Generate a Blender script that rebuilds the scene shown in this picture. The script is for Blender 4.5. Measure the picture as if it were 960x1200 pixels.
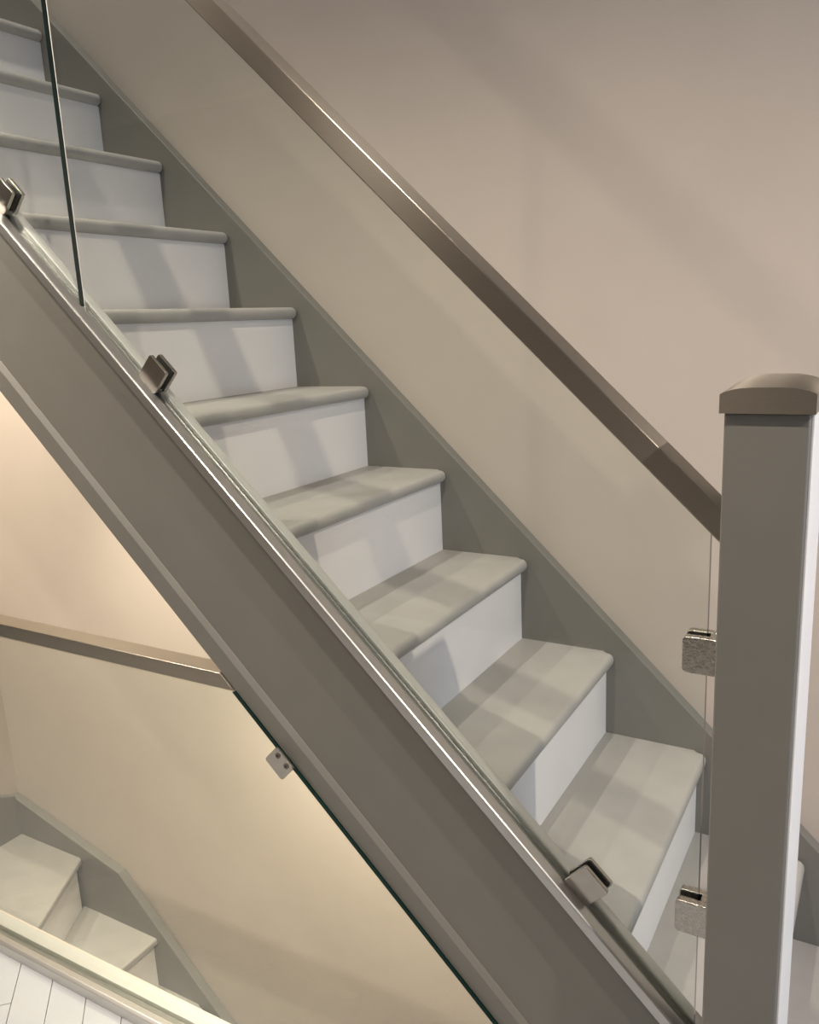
import bpy, bmesh, math, random
from mathutils import Matrix, Vector
random.seed(4)
for o in list(bpy.data.objects): bpy.data.objects.remove(o)
scn = bpy.context.scene
C = scn.collection

# ------------------------------------------------------------------ camera
# x runs down the flight, y into the wall, z up. Origin: nosing of the step beside the newel, at the wall string.
RIGHT = Vector((0.86473629, 0.50015381, -0.04557749))
DOWN = Vector((0.07143712, -0.21232151, -0.9745852))
FWD = Vector((-0.49711959, 0.83950327, -0.21933166))
cam = bpy.data.cameras.new('camera'); co = bpy.data.objects.new('camera', cam); C.objects.link(co)
m = Matrix.Identity(4)
for i in range(3):
    m[i][0] = RIGHT[i]; m[i][1] = -DOWN[i]; m[i][2] = -FWD[i]
m.translation = (0.10155, -1.75145, 1.14562)
co.matrix_world = m
cam.sensor_fit = 'VERTICAL'; cam.sensor_height = 36; cam.sensor_width = 28.8
cam.lens = 979.54 / 1200 * 36; cam.clip_start = 0.02; cam.clip_end = 60
scn.camera = co

# ------------------------------------------------------------------ world, lights, exposure
w = bpy.data.worlds.new('world'); scn.world = w; w.use_nodes = True
bg = w.node_tree.nodes['Background']
bg.inputs[0].default_value = (0.80, 0.88, 1.0, 1); bg.inputs[1].default_value = 0.10
vs = scn.view_settings
vs.view_transform = 'Standard'; vs.look = 'None'; vs.gamma = 1; vs.use_curve_mapping = False
vs.exposure = 0.42

def downlight(x, y, z, watts, col, ang, blend=0.6, rad=0.014, tilt=0):
    l = bpy.data.lights.new('downlight_lamp', 'SPOT'); l.energy = watts; l.color = col
    l.spot_size = math.radians(ang); l.spot_blend = blend; l.shadow_soft_size = rad
    o = bpy.data.objects.new('downlight_lamp', l); o.location = (x, y, z); o.rotation_euler = (math.radians(tilt), 0, 0); C.objects.link(o)
WARM = (1.0, 0.88, 0.75)
for x, wt, cl in ((-2.5, 150, (1.0, .88, .73)), (-1.53, 48, WARM), (-0.4, 48, WARM), (1.2, 118, WARM)):
    downlight(x, -1.55 if x < -2 else -1.17, 2.19, wt, cl, 164, 1.0)
for x in (-1.6, -0.4, 0.8):
    downlight(x, -2.3, 2.19, 4, WARM, 118, 0.5)
downlight(-1.5, -0.45, 4.4, 140, (1.0, .92, .84), 150, 0.6, 0.05)     # unseen lamp high up, added to brighten the upper steps and wall
for x, z, wt, an in ((-2.4, 1.88, 72, 110), (-1.6, 1.13, 50, 100), (-0.95, 0.50, 60, 130)):       # lamps let into the soffit under the flight
    downlight(x, -0.36, z, wt, (1.0, .90, .72), an, 1.0, 0.05, 16)
# daylight from the window in the right-hand end wall
l = bpy.data.lights.new('window_daylight', 'AREA'); l.shape = 'RECTANGLE'; l.size = 1.1; l.size_y = 1.3
l.energy = 20; l.color = (0.52, 0.70, 1.0)
o = bpy.data.objects.new('window_daylight', l); C.objects.link(o)
o.location = (2.55, -1.05, 1.05); o.rotation_euler = (0, math.radians(90), 0)

# ------------------------------------------------------------------ materials
def mat(name, col, rough=0.5, metal=0.0, noise=0.0, nscale=20, bump=0.0, bscale=150, stretch=None, spec=0.5, aniso=0, rnoise=0, grain=None):
    m = bpy.data.materials.new(name); m.use_nodes = True
    nt = m.node_tree; b = nt.nodes['Principled BSDF']
    b.inputs['Base Color'].default_value = (*col, 1); b.inputs['Roughness'].default_value = rough
    b.inputs['Metallic'].default_value = metal; b.inputs['Specular IOR Level'].default_value = spec
    b.inputs['Anisotropic'].default_value = aniso
    tc = nt.nodes.new('ShaderNodeTexCoord'); mp = nt.nodes.new('ShaderNodeMapping')
    nt.links.new(tc.outputs['Object'], mp.inputs[0])
    if stretch: mp.inputs['Scale'].default_value = stretch[0]; mp.inputs['Rotation'].default_value = stretch[1]
    if noise:
        n = nt.nodes.new('ShaderNodeTexNoise'); n.inputs['Scale'].default_value = nscale; n.inputs['Detail'].default_value = 4
        nt.links.new(mp.outputs[0], n.inputs[0])
        r = nt.nodes.new('ShaderNodeMapRange'); r.inputs[1].default_value = 0.3; r.inputs[2].default_value = 0.7
        r.inputs[3].default_value = 1 - noise; r.inputs[4].default_value = 1 + noise
        nt.links.new(n.outputs[0], r.inputs[0])
        x = nt.nodes.new('ShaderNodeVectorMath'); x.operation = 'SCALE'; x.inputs[0].default_value = col
        nt.links.new(r.outputs[0], x.inputs['Scale']); nt.links.new(x.outputs[0], b.inputs['Base Color'])
        if rnoise:
            r2 = nt.nodes.new('ShaderNodeMapRange'); r2.inputs[1].default_value = .3; r2.inputs[2].default_value = .7
            r2.inputs[3].default_value = rough - rnoise; r2.inputs[4].default_value = rough + rnoise
            nt.links.new(n.outputs[0], r2.inputs[0]); nt.links.new(r2.outputs[0], b.inputs['Roughness'])
    if grain:
        cv = nt.nodes.new('ShaderNodeCombineXYZ')
        for i in range(3): cv.inputs[i].default_value = grain[i]
        nt.links.new(cv.outputs[0], b.inputs['Tangent']); b.inputs['Anisotropic Rotation'].default_value = 0.25
    if bump:
        n2 = nt.nodes.new('ShaderNodeTexNoise'); n2.inputs['Scale'].default_value = bscale; n2.inputs['Detail'].default_value = 3
        nt.links.new(mp.outputs[0], n2.inputs[0])
        bp = nt.nodes.new('ShaderNodeBump'); bp.inputs['Strength'].default_value = bump; bp.inputs['Distance'].default_value = 0.002
        nt.links.new(n2.outputs[0], bp.inputs['Height']); nt.links.new(bp.outputs[0], b.inputs['Normal'])
    return m

PITCH = math.atan(0.2 / 0.2059)
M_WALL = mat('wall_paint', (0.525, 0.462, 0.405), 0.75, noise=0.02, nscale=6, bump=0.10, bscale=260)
M_HALL = mat('hall_paint', (0.20, 0.175, 0.15), 0.75, noise=0.02, nscale=6)  # unseen hall walls, colour kept dark to cut light bounced onto the stairs
M_CEIL = mat('ceiling_paint', (0.75, 0.72, 0.68), 0.8, noise=0.01)
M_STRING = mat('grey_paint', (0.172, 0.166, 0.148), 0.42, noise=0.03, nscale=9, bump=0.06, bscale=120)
M_TREAD = mat('tread_paint', (0.395, 0.378, 0.35), 0.48, noise=0.05, nscale=14, bump=0.08, bscale=140)
M_RISER = mat('riser_paint', (0.85, 0.81, 0.78), 0.5, noise=0.02, nscale=10, bump=0.05, bscale=120)
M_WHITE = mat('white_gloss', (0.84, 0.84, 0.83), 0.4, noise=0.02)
M_NICKEL = mat('brushed_nickel', (0.33, 0.30, 0.26), 0.33, 1.0, noise=0.05, nscale=30, bump=0.06, bscale=60,
               stretch=((1, 60, 60), (0, PITCH, 0)), aniso=0.85, grain=(math.cos(PITCH), 0, -math.sin(PITCH)))
M_NICKEL_H = mat('brushed_nickel_level', (0.33, 0.30, 0.255), 0.33, 1.0, noise=0.05, nscale=30, bump=0.06, bscale=60,
                 stretch=((1, 60, 60), (0, 0, 0)), aniso=0.8, grain=(1, 0, 0))
M_RAIL = mat('satin_aluminium', (0.50, 0.495, 0.485), 0.33, 0.9, noise=0.04, nscale=30, bump=0.04, bscale=60,
             stretch=((1, 60, 60), (0, PITCH, 0)))
M_RAIL_H = mat('satin_aluminium_level', (0.56, 0.55, 0.53), 0.33, 0.85, noise=0.04, nscale=30, bump=0.04, bscale=60,
               stretch=((1, 60, 60), (0, 0, 0)))
M_BEAD = mat('glazing_bead', (0.52, 0.52, 0.50), 0.35, 0.2, noise=0.02)
M_CLAMP = mat('satin_steel', (0.47, 0.44, 0.40), 0.22, 1.0, noise=0.06, nscale=60)
M_SCUFF = mat('scuffed_steel', (0.46, 0.44, 0.40), 0.26, 1.0, noise=0.10, nscale=160, bump=0.25, bscale=330, rnoise=0.08)
M_RUBBER = mat('black_rubber', (0.012, 0.012, 0.011), 0.55, noise=0.1)
M_SCREW = mat('screw_steel', (0.22, 0.20, 0.17), 0.35, 1.0, noise=0.05)
M_PLANK = mat('white_plank', (0.39, 0.405, 0.425), 0.38, noise=0.03, nscale=8, bump=0.05, bscale=60)
M_GAP = mat('floor_joint', (0.42, 0.41, 0.40), 0.8, noise=0.05)
M_EDGE = mat('green_glass_edge', (0.003, 0.018, 0.016), 0.12, noise=0.3, nscale=25, spec=0.8)

M_PALE = mat('pale_glass_edge', (0.55, 0.54, 0.50), 0.2, noise=0.05)

def glass_mat():
    m = bpy.data.materials.new('clear_glass'); m.use_nodes = True; nt = m.node_tree; nt.nodes.clear()
    out = nt.nodes.new('ShaderNodeOutputMaterial'); mix = nt.nodes.new('ShaderNodeMixShader')
    tr = nt.nodes.new('ShaderNodeBsdfTransparent'); tr.inputs[0].default_value = (0.952, 0.968, 0.950, 1)
    gl = nt.nodes.new('ShaderNodeBsdfGlossy'); gl.inputs['Roughness'].default_value = 0.0
    fr = nt.nodes.new('ShaderNodeFresnel'); geo = nt.nodes.new('ShaderNodeNewGeometry')
    mr = nt.nodes.new('ShaderNodeMapRange'); mr.inputs[3].default_value = 1.5; mr.inputs[4].default_value = 1 / 1.5
    nt.links.new(geo.outputs['Backfacing'], mr.inputs[0]); nt.links.new(mr.outputs[0], fr.inputs[0])
    nt.links.new(fr.outputs[0], mix.inputs[0]); nt.links.new(tr.outputs[0], mix.inputs[1]); nt.links.new(gl.outputs[0], mix.inputs[2])
    nt.links.new(mix.outputs[0], out.inputs[0])
    return m
M_GLASS = glass_mat()

# ------------------------------------------------------------------ helpers
def link(name, bm, mats, parent=None, bevel=0.0, seg=2, smooth=False):
    bmesh.ops.remove_doubles(bm, verts=bm.verts, dist=1e-6)
    bmesh.ops.recalc_face_normals(bm, faces=bm.faces)
    if bevel:
        es = [e for e in bm.edges if len(e.link_faces) == 2 and e.calc_face_angle(0) > 0.5]
        bmesh.ops.bevel(bm, geom=es, offset=bevel, segments=seg, profile=0.5, affect='EDGES', clamp_overlap=True)
    me = bpy.data.meshes.new(name); bm.to_mesh(me); bm.free()
    for mm in (mats if isinstance(mats, (list, tuple)) else [mats]): me.materials.append(mm)
    if smooth or bevel:
        for f in me.polygons: f.use_smooth = True
        if hasattr(me, 'set_sharp_from_angle'): me.set_sharp_from_angle(angle=math.radians(40 if smooth else 60))
    o = bpy.data.objects.new(name, me); C.objects.link(o); o.parent = parent
    if bevel:
        wn = o.modifiers.new('weighted_normal', 'WEIGHTED_NORMAL'); wn.keep_sharp = False
    return o
def tag(o, label=None, cat=None, group=None, kind=None):
    if label: o['label'] = label
    if cat: o['category'] = cat
    if group: o['group'] = group
    if kind: o['kind'] = kind
    return o
def empty(name, loc, label, cat, group=None):
    o = bpy.data.objects.new(name, None); o.location = loc; o.empty_display_size = 0.1; C.objects.link(o)
    return tag(o, label, cat, group)
def attach(root):                       # keep world positions of parts under an Empty that stands at its base
    for ch in list(root.children): ch.matrix_parent_inverse = Matrix.Translation(-root.location)
def prism(bm, A, B, matidx=None):       # two matching rings of points -> closed solid
    va = [bm.verts.new(p) for p in A]; vb = [bm.verts.new(p) for p in B]; n = len(A)
    fs = [bm.faces.new(va), bm.faces.new(vb[::-1])]
    for i in range(n): fs.append(bm.faces.new((va[i], vb[i], vb[(i + 1) % n], va[(i + 1) % n])))
    return fs
def box(bm, x0, x1, y0, y1, z0, z1):
    return prism(bm, [(x0, y0, z0), (x1, y0, z0), (x1, y1, z0), (x0, y1, z0)], [(x0, y0, z1), (x1, y0, z1), (x1, y1, z1), (x0, y1, z1)])
def boxobj(name, b, m_, parent=None, bevel=0.0, seg=2):
    bm = bmesh.new(); box(bm, *b); return link(name, bm, m_, parent, bevel, seg)
G, RISE = 0.2059, 0.2
K = RISE / G
def sl(x, y, h): return (x, y, -K * x + h)      # a point h above the line through the nosings
def slope_bar(name, prof, x0, x1, m_, parent, bevel=0.0, seg=2):
    bm = bmesh.new(); prism(bm, [sl(x0, y, h) for y, h in prof], [sl(x1, y, h) for y, h in prof])
    return link(name, bm, m_, parent, bevel, seg)
def rect(y0, y1, h0, h1): return [(y0, h0), (y1, h0), (y1, h1), (y0, h1)]
def plate(name, outline, y0, y1, m_, parent, bevel=0.0, seg=2, edge=None, edge_sides=()):   # outline in (x,z)
    bm = bmesh.new(); fs = prism(bm, [(x, y0, z) for x, z in outline], [(x, y1, z) for x, z in outline])
    if edge:
        for i in edge_sides: fs[2 + i].material_index = 1
        return link(name, bm, [m_, edge], parent)
    return link(name, bm, m_, parent, bevel, seg)

WALL_Y, FLOOR, CEIL = 0.034, -0.305, 2.25
XH = -4.6                                      # far left end of the hall
XL, XR, YB = -2.834, 2.60, -3.1
SIN = -0.68                                    # inner face of the outer string

# ------------------------------------------------------------------ setting
def struct(o): return tag(o, kind='structure')
struct(boxobj('wall_stair', (XL - .1, XR + .1, WALL_Y, WALL_Y + .12, -3.0, 4.6), M_WALL))
struct(boxobj('wall_left', (XL - .12, XL, -0.70, WALL_Y, -3.0, 4.6), M_WALL))
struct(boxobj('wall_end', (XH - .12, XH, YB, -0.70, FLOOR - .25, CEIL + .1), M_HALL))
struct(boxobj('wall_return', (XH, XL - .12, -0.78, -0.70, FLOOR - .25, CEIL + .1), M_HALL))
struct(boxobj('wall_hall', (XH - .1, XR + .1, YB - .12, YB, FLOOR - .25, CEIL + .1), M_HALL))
bm = bmesh.new()
for b in ((XR, XR + .12, YB, -1.65, FLOOR - .25, 4.6), (XR, XR + .12, -0.45, WALL_Y, FLOOR - .25, 4.6),
          (XR, XR + .12, -1.65, -0.45, FLOOR - .25, 0.35), (XR, XR + .12, -1.65, -0.45, 1.75, 4.6)): box(bm, *b)
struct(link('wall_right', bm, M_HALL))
struct(boxobj('ceiling', (XH, XR, YB, -0.80, CEIL, CEIL + .25), M_CEIL))
fl = struct(boxobj('floor', (XH, XR, YB, -0.695, FLOOR - .25, FLOOR - .006), M_GAP))
struct(boxobj('floor_entry', (0.45, XR, -0.695, WALL_Y, FLOOR - .25, FLOOR - .006), M_GAP))
struct(boxobj('floor_lower', (XL, XR, -0.70, WALL_Y, -3.1, -3.0), M_GAP))
struct(boxobj('wall_lower', (XL, XR, -0.672, -0.660, -3.0, FLOOR - .01), M_WALL))
# diagonal white boards of the landing floor, each one its own piece
def clip(poly, ax, lim, sgn):
    out = []
    for i, a in enumerate(poly):
        b = poly[(i + 1) % len(poly)]; da = sgn * (a[ax] - lim); db = sgn * (b[ax] - lim)
        if da <= 0: out.append(a)
        if da * db < 0:
            t = da / (da - db); out.append((a[0] + t * (b[0] - a[0]), a[1] + t * (b[1] - a[1])))
    return out
PWID, PLEN = 0.0815, 0.62
d_ = Vector((0.7071, -0.7071)); n_ = Vector((0.7071, 0.7071)); org = Vector((-1.612, -0.774))
for i in range(-26, 40):
    off = {-2: .42, -1: .113, 0: .205, 1: .46, 2: .33}.get(i, random.uniform(0, PLEN))
    for j in range(-7, 8):
        c0 = org + n_ * (i * PWID) + d_ * (off + j * PLEN)
        e = 0.0009
        pts = [c0 + n_ * e + d_ * e, c0 + n_ * (PWID - e) + d_ * e, c0 + n_ * (PWID - e) + d_ * (PLEN - e), c0 + n_ * e + d_ * (PLEN - e)]
        poly = [tuple(p) for p in pts]
        for ax, lim, s in ((0, XL + .002, -1), (0, 0.95, 1), (1, -2.1, -1), (1, -0.702, 1)):
            if poly: poly = clip(poly, ax, lim, s)
        if len(poly) < 3: continue
        ar = abs(sum(poly[k][0] * poly[(k + 1) % len(poly)][1] - poly[(k + 1) % len(poly)][0] * poly[k][1] for k in range(len(poly)))) / 2
        if ar < 0.0004: continue
        bm = bmesh.new(); prism(bm, [(x, y, FLOOR - .008) for x, y in poly], [(x, y, FLOOR) for x, y in poly])
        link('floor_board', bm, M_PLANK, fl)
struct(boxobj('floor_strip', (XH, XL, -2.10, -0.78, FLOOR - .006, FLOOR), M_PLANK))
struct(boxobj('floor_strip', (XH, XR, YB, -2.10, FLOOR - .006, FLOOR), M_PLANK))
struct(boxobj('floor_strip', (0.952, XR, -2.10, -0.665, FLOOR - .006, FLOOR), M_PLANK))

# ------------------------------------------------------------------ staircase
def tread(name, xn, xb, y0, y1, z, parent, th=0.028, m_=None):
    """bull-nosed board: nose at xn, back at xb (<xn), near end y0, wall end y1 with a rounded corner"""
    bm = bmesh.new(); r = th / 2; cr = 0.016
    out = [(xb, y0, 0, 0), (xb, y1 + .008, 0, 0), (xn - .030, y1 + .008, 0, 0), (xn - .029, y1, 0, 0)]
    for k in range(5):
        a = math.pi / 2 * (1 - k / 4)
        out.append((xn - cr + cr * math.cos(a), y1 - cr + cr * math.sin(a), math.cos(a), math.sin(a)))
    out.append((xn, y0, 1, 0))
    rings = []
    for k in range(7):
        a = -math.pi / 2 + math.pi * k / 6; ins = r * (1 - math.cos(a)) * 0.85; zz = z - r + r * math.sin(a)
        rings.append([bm.verts.new((x - nx * ins, y - ny * ins, zz)) for x, y, nx, ny in out])
    bm.faces.new(rings[0][::-1]); bm.faces.new(rings[-1])
    for A, B in zip(rings, rings[1:]):
        for i in range(len(A)): bm.faces.new((A[i], A[(i + 1) % len(A)], B[(i + 1) % len(A)], B[i]))
    return link(name, bm, m_ or M_TREAD, parent, smooth=True)

OV = 0.0214
st = empty('staircase', (0.3, -0.35, FLOOR), 'painted staircase with grey treads and white risers climbing above the glass landing guard', 'staircase')
for k in range(-1, 13):
    tread('tread', -k * G, -(k + 1) * G - OV - .012, SIN - .004, 0.0, k * RISE, st)
    boxobj('riser', (-k * G - OV - .014, -k * G - OV, SIN - .004, -0.0005, (k - 1) * RISE if k > -1 else FLOOR, k * RISE - .0285), M_RISER, st)
slope_bar('wall_string', rect(0.0, WALL_Y - .0005, -0.33, 0.047), -2.72, 0.28, M_STRING, st, 0.002)
slope_bar('outer_string', rect(-0.721, SIN, -0.325, 0.046), -2.75, -0.0635, M_STRING, st, 0.0015)
slope_bar('string_moulding', [(-0.729, -0.327), (-0.720, -0.327), (-0.720, -0.264), (-0.7215, -0.264), (-0.729, -0.277)], -2.75, -0.0635, M_STRING, st, 0.001)
slope_bar('soffit', rect(SIN, 0.0, -0.325, -0.305), -2.72, -0.064, M_CEIL, st)
attach(st)

# ------------------------------------------------------------------ newel post
PX0, PX1, PY0, PY1, PTOP = -0.0630, 0.0240, -0.790, -0.640, 1.036
nw = empty('newel_post', ((PX0 + PX1) / 2, (PY0 + PY1) / 2, FLOOR), 'square grey newel post with a domed brushed metal cap at the foot of the stairs', 'post')
boxobj('shaft', (PX0, PX1, PY0, PY1, FLOOR, PTOP), M_STRING, nw, 0.0035, 3)
sf = boxobj('side_face', (PX1 - .0002, PX1 + .0035, PY0 + .004, PY1 - .002, FLOOR + .001, PTOP - .001), M_WHITE, nw, 0.001)  # thin white facing over the right side of the grey shaft
sf['label'] = 'white side of the newel'
bm = bmesh.new(); N = 16; e = 0.0045; z0, z1, zt = PTOP - .001, PTOP + .020, PTOP + .034
def capz(u, v): return z1 + (zt - z1) * (1 - abs(u) ** 3.0) ** 0.6 * (1 - abs(v) ** 4.0) ** 0.6
gx = lambda u: (PX0 + PX1) / 2 + u * ((PX1 - PX0) / 2 + e)
gy = lambda v: (PY0 + PY1) / 2 + v * ((PY1 - PY0) / 2 + e)
us = [math.sin(math.pi / 2 * (2 * i / N - 1)) for i in range(N + 1)]
topv = [[bm.verts.new((gx(u), gy(v), z1 + (zt - z1) * (1 - abs(u) ** 3.6) * (0.5 + .5 * (1 - abs(v) ** 3)))) for v in us] for u in us]
for i in range(N):
    for j in range(N): bm.faces.new((topv[i][j], topv[i + 1][j], topv[i + 1][j + 1], topv[i][j + 1]))
per = [(i, 0) for i in range(N + 1)] + [(N, j) for j in range(1, N + 1)] + [(i, N) for i in range(N - 1, -1, -1)] + [(0, j) for j in range(N - 1, 0, -1)]
low = [bm.verts.new((topv[i][j].co.x, topv[i][j].co.y, z0)) for i, j in per]
for q in range(len(per)):
    a, b = per[q], per[(q + 1) % len(per)]
    bm.faces.new((low[q], low[(q + 1) % len(per)], topv[b[0]][b[1]], topv[a[0]][a[1]]))
bm.faces.new(low[::-1])
cap = link('cap', bm, M_NICKEL_H, nw, smooth=True); cap['label'] = 'brushed metal cap with domed top'
attach(nw)

# ------------------------------------------------------------------ clamps
def slab(bm, c, ux, uz, hx, hz, y0, y1, rad=0.006, seg=3, round_top=False):
    """rounded plate in the x-z plane; ux, uz are unit vectors in (x, z)"""
    pts = []
    for sx, sz, a0 in ((1, 1, 0), (-1, 1, 90), (-1, -1, 180), (1, -1, 270)):
        for k in range(seg + 1):
            a = math.radians(a0 + 90 * k / seg)
            u = sx * (hx - rad) + rad * math.cos(a); v = sz * (hz - rad) + rad * math.sin(a)
            pts.append((c[0] + u * ux[0] + v * uz[0], c[1] + u * ux[1] + v * uz[1]))
    prism(bm, [(x, y0, z) for x, z in pts], [(x, y1, z) for x, z in pts])
cs, sn = math.cos(PITCH), math.sin(PITCH)
UX, UZ = (cs, -sn), (sn, cs)

def rail_clamp(parent, cx, h, gy_, m_=M_CLAMP):
    """two plates on the glass, black gaskets, a web under the glass and a small foot on the rail"""
    c = (cx, -K * cx + h); hs = 0.0240
    bm = bmesh.new(); slab(bm, c, UX, UZ, hs, hs, gy_ - .0135, gy_ - .0065, 0.004); fr = link('glass_clamp', bm, m_, parent, 0.0012, 2)
    fr['label'] = 'square satin steel glass clamp'
    def sub(nm, y0, y1, sx, sz, cc, mm, rad=.003, bev=0.0):
        bm = bmesh.new(); slab(bm, cc, UX, UZ, sx, sz, y0, y1, rad); q = link(nm, bm, mm, fr, bev); return q
    sub('back_plate', gy_ + .0065, gy_ + .0135, hs, hs, c, m_, .004, .0012)
    sub('gasket', gy_ - .0066, gy_ - .0049, hs - .002, hs - .002, c, M_RUBBER)
    sub('gasket', gy_ + .0049, gy_ + .0066, hs - .002, hs - .002, c, M_RUBBER)
    cb = (c[0] - UZ[0] * (hs - .003), c[1] - UZ[1] * (hs - .003))
    sub('foot', gy_ - .013, gy_ + .013, hs - .003, 0.0040, cb, m_, .001)
    return fr

# ------------------------------------------------------------------ stair balustrade
GY = -0.708
sb = empty('stair_balustrade', (-1.1, -0.71, 1.13), 'sloping glass balustrade with brushed metal handrail standing on the stair string', 'balustrade')
slope_bar('handrail', [(-0.735, 0.803), (-0.687, 0.803), (-0.687, 0.845), (-0.735, 0.845)], -2.75, PX0 + .0002, M_NICKEL, sb, 0.0022, 3)
# base rail: flat front lip, then a glazing channel with the glass, then the rear lip
slope_bar('base_rail', [(-0.741, 0.046), (-0.680, 0.046), (-0.680, 0.064), (-0.700, 0.064), (-0.7005, 0.058), (-0.7155, 0.058),
                        (-0.716, 0.066), (-0.722, 0.0695), (-0.738, 0.0695), (-0.741, 0.067)], -2.75, PX0 + .0002, M_RAIL, sb, 0.0008, 2)
slope_bar('glazing_bead', [(-0.7003, 0.0640), (-0.680, 0.0640), (-0.680, 0.0705), (-0.684, 0.0725), (-0.697, 0.0725), (-0.7003, 0.070)], -2.75, PX0 + .0002, M_BEAD, sb, 0.0006, 1)
for xa, xb in ((-2.60, -1.1775), (-1.1650, -0.0865)):
    q = plate('glass_panel', [(xa, -K * xa + .0590), (xb, -K * xb + .0590), (xb, -K * xb + .8028), (xa, -K * xa + .8028)], GY - .005, GY + .005, M_GLASS, sb, edge=M_EDGE, edge_sides=(1,))
    bm = bmesh.new(); prism(bm, [(xa, y, -K * xa + .0595) for y in (GY - .0056, GY - .0051)] + [(xa + .0016, y, -K * (xa + .0016) + .0595) for y in (GY - .0051, GY - .0056)], [(xa, y, -K * xa + .8020) for y in (GY - .0056, GY - .0051)] + [(xa + .0016, y, -K * (xa + .0016) + .8020) for y in (GY - .0051, GY - .0056)])
    link('arris', bm, M_PALE, q)
    q['label'] = 'clear glass panel with green edge'
for cx in (-1.343, -1.007, -0.2415): rail_clamp(sb, cx, 0.1035, GY)
for zc in (0.7215, 0.3415):
    cx = (-0.1140 + PX0) / 2; hx = (PX0 + 0.1140) / 2
    bm = bmesh.new(); slab(bm, (cx, zc), (1, 0), (0, 1), hx, 0.0245, GY - .0185, GY - .0065, 0.006); fr = link('post_clamp', bm, M_SCUFF, sb, .002, 2)
    fr['label'] = 'scuffed bright steel clamp fixed to the newel'
    bm = bmesh.new(); slab(bm, (cx, zc), (1, 0), (0, 1), hx, 0.0245, GY + .0065, GY + .0185, 0.006); link('back_plate', bm, M_SCUFF, fr, .002, 2)
    for ya, yb in ((GY - .0066, GY - .0049), (GY + .0049, GY + .0066)):
        bm = bmesh.new(); slab(bm, (-0.0995, zc), (1, 0), (0, 1), 0.0125, 0.0230, ya, yb, 0.003); link('gasket', bm, M_RUBBER, fr)
    bm = bmesh.new(); slab(bm, ((PX0 - .084) / 2, zc), (1, 0), (0, 1), (PX0 + .084) / 2, 0.0240, GY - .0066, GY + .0066, 0.002); link('block', bm, M_SCUFF, fr)
attach(sb)

# ------------------------------------------------------------------ landing balustrade
LY = -0.7320
lb = empty('landing_balustrade', (-1.6, LY, FLOOR), 'level glass guard at the landing edge, its handrail running in under the stair string', 'balustrade')
def level_bar(name, prof, x0, x1, m_, parent, bevel, slope_h=None):
    bm = bmesh.new()
    end = [((-(z - slope_h) / K) if slope_h is not None else x1, y, z) for y, z in prof]
    prism(bm, [(x0, y, z) for y, z in prof], end)
    return link(name, bm, m_, parent, bevel)
level_bar('handrail', [(-0.7335, 0.526), (-0.690, 0.526), (-0.690, 0.5560), (-0.7335, 0.5560)], XL + .002, 0, M_NICKEL_H, lb, 0.002, -0.328)
level_bar('base_rail', [(-0.7660, FLOOR + .0005), (-0.6930, FLOOR + .0005), (-0.6930, FLOOR + .022), (-0.7245, FLOOR + .022), (-0.7250, FLOOR + .016), (-0.7400, FLOOR + .016),
                        (-0.7405, FLOOR + .026), (-0.7460, FLOOR + .031), (-0.7590, FLOOR + .031), (-0.7660, FLOOR + .026)], XL + .002, PX0 - .001, M_RAIL_H, lb, 0.0008)
level_bar('glazing_bead', [(-0.7250, FLOOR + .0221), (-0.6945, FLOOR + .0221), (-0.6945, FLOOR + .030), (-0.7250, FLOOR + .030)], XL + .002, PX0 - .001, M_BEAD, lb, 0.001)
zb = FLOOR + .0165; zt_ = 0.5262
q = plate('glass_panel', [(XL + .02, zb), (-(zb + .3285) / K - .03, zb), (-(zb + .02 + .3285) / K, zb + .02), (-(zt_ + .3285) / K, zt_), (XL + .02, zt_)], LY - .005, LY + .005, M_GLASS, lb, edge=M_EDGE, edge_sides=(1, 2))
q['label'] = 'clear glass panel cut to the slope of the stairs'
# lug plate that ties the glass to the string moulding, with two socket screws
cc = (-0.7820, 0.4135)
bm = bmesh.new(); slab(bm, cc, UX, UZ, 0.0240, 0.0205, LY - .0105, LY - .0055, 0.005); fr = link('string_clamp', bm, M_CLAMP, lb, 0.001)
fr['label'] = 'small steel clamp plate with two socket screws'
for du in (-.0115, .0115):
    sx, sz = cc[0] + UX[0] * du + UZ[0] * .0105, cc[1] + UX[1] * du + UZ[1] * .0105
    for nm, rr, ya, yb, mm in (('screw', .0052, LY - .0118, LY - .0100, M_SCREW), ('socket', .0022, LY - .0121, LY - .0117, M_RUBBER)):
        bm = bmesh.new(); ring = [(sx + rr * math.cos(t * math.pi / 8), sz + rr * math.sin(t * math.pi / 8)) for t in range(16)]
        prism(bm, [(x, ya, z) for x, z in ring], [(x, yb, z) for x, z in ring]); link(nm, bm, mm, fr)
bm = bmesh.new(); slab(bm, (cc[0] + UZ[0] * .006, cc[1] + UZ[1] * .006), UX, UZ, 0.022, 0.012, LY - .0056, LY - .0049, 0.003); link('gasket', bm, M_RUBBER, fr)
attach(lb)

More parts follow.
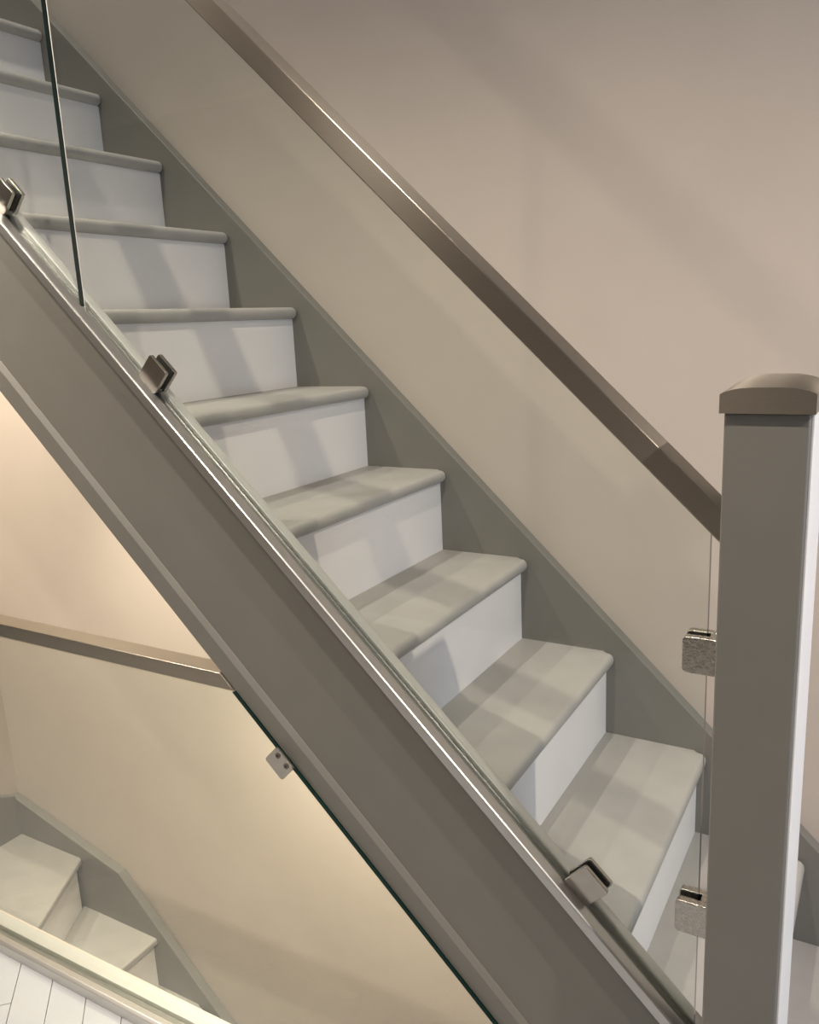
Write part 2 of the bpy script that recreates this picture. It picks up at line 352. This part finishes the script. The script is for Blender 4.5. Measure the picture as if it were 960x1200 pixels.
# ------------------------------------------------------------------ lower flight, seen through the landing glass
ls = empty('lower_staircase', (-2.3, -0.33, -3.0), 'grey winder steps with cream risers going down below the landing', 'staircase')
def flat_board(name, poly, z, th, m_, parent, bev=0.008):
    bm = bmesh.new(); prism(bm, [(x, y, z - th) for x, y in poly], [(x, y, z) for x, y in poly])
    return link(name, bm, m_, parent, bev, 3)
ZW, Z2, Z3 = -0.765, -0.978, -1.185
dv = Vector((0.186, -0.322)).normalized(); p0 = Vector((-2.450, 0.0)); p1 = p0 + dv * 0.74
flat_board('winder_tread', [(-2.815, 0.010), (p0.x - .006 * dv.x, 0.010), (p1.x, p1.y), (-2.10, -0.652), (-2.815, -0.652)], ZW, .028, M_TREAD, ls)
nv = Vector((dv.y, -dv.x))     # towards -x
a = p0 + nv * .022; b = p1 + nv * .022; c_ = b + nv * .014; d2 = a + nv * .014
bm = bmesh.new(); prism(bm, [(q.x, q.y, Z2 - .02) for q in (a, b, c_, d2)], [(q.x, q.y, ZW - .0285) for q in (a, b, c_, d2)]); link('riser', bm, M_RISER, ls)
flat_board('winder_tread', [(a.x - .012, 0.010), (-2.079, 0.010), (-2.079, -0.652), (b.x - .01, -0.652)], Z2, .028, M_TREAD, ls)
for k in range(6):
    xn = -2.079 + k * G; z = Z2 - k * RISE * 1.02
    boxobj('riser', (xn - .038, xn - .022, -0.652, -0.0005, z - RISE * 1.02, z - .0285), M_RISER, ls)
    tread('tread', xn + G, xn - .03, -0.652, 0.0, z - RISE * 1.02, ls)
# wall strings of the lower flight
plate('wall_string', [(XL + .0005, -0.603), (-2.243, -0.764), (-1.0, -0.764 - 1.243 * K), (-1.0, -1.264 - 1.243 * K), (-2.30, -1.28), (XL + .0005, -0.95)], 0.0, WALL_Y - .0005, M_STRING, ls, 0.002)
bm = bmesh.new()
prof = [(0.0, -0.598), (-0.65, -0.30), (-0.65, -0.90), (0.0, -0.95)]
prism(bm, [(XL + .0005, y, z) for y, z in prof], [(-2.80, y, z) for y, z in prof]); link('side_string', bm, M_STRING, ls, .002)
attach(ls)
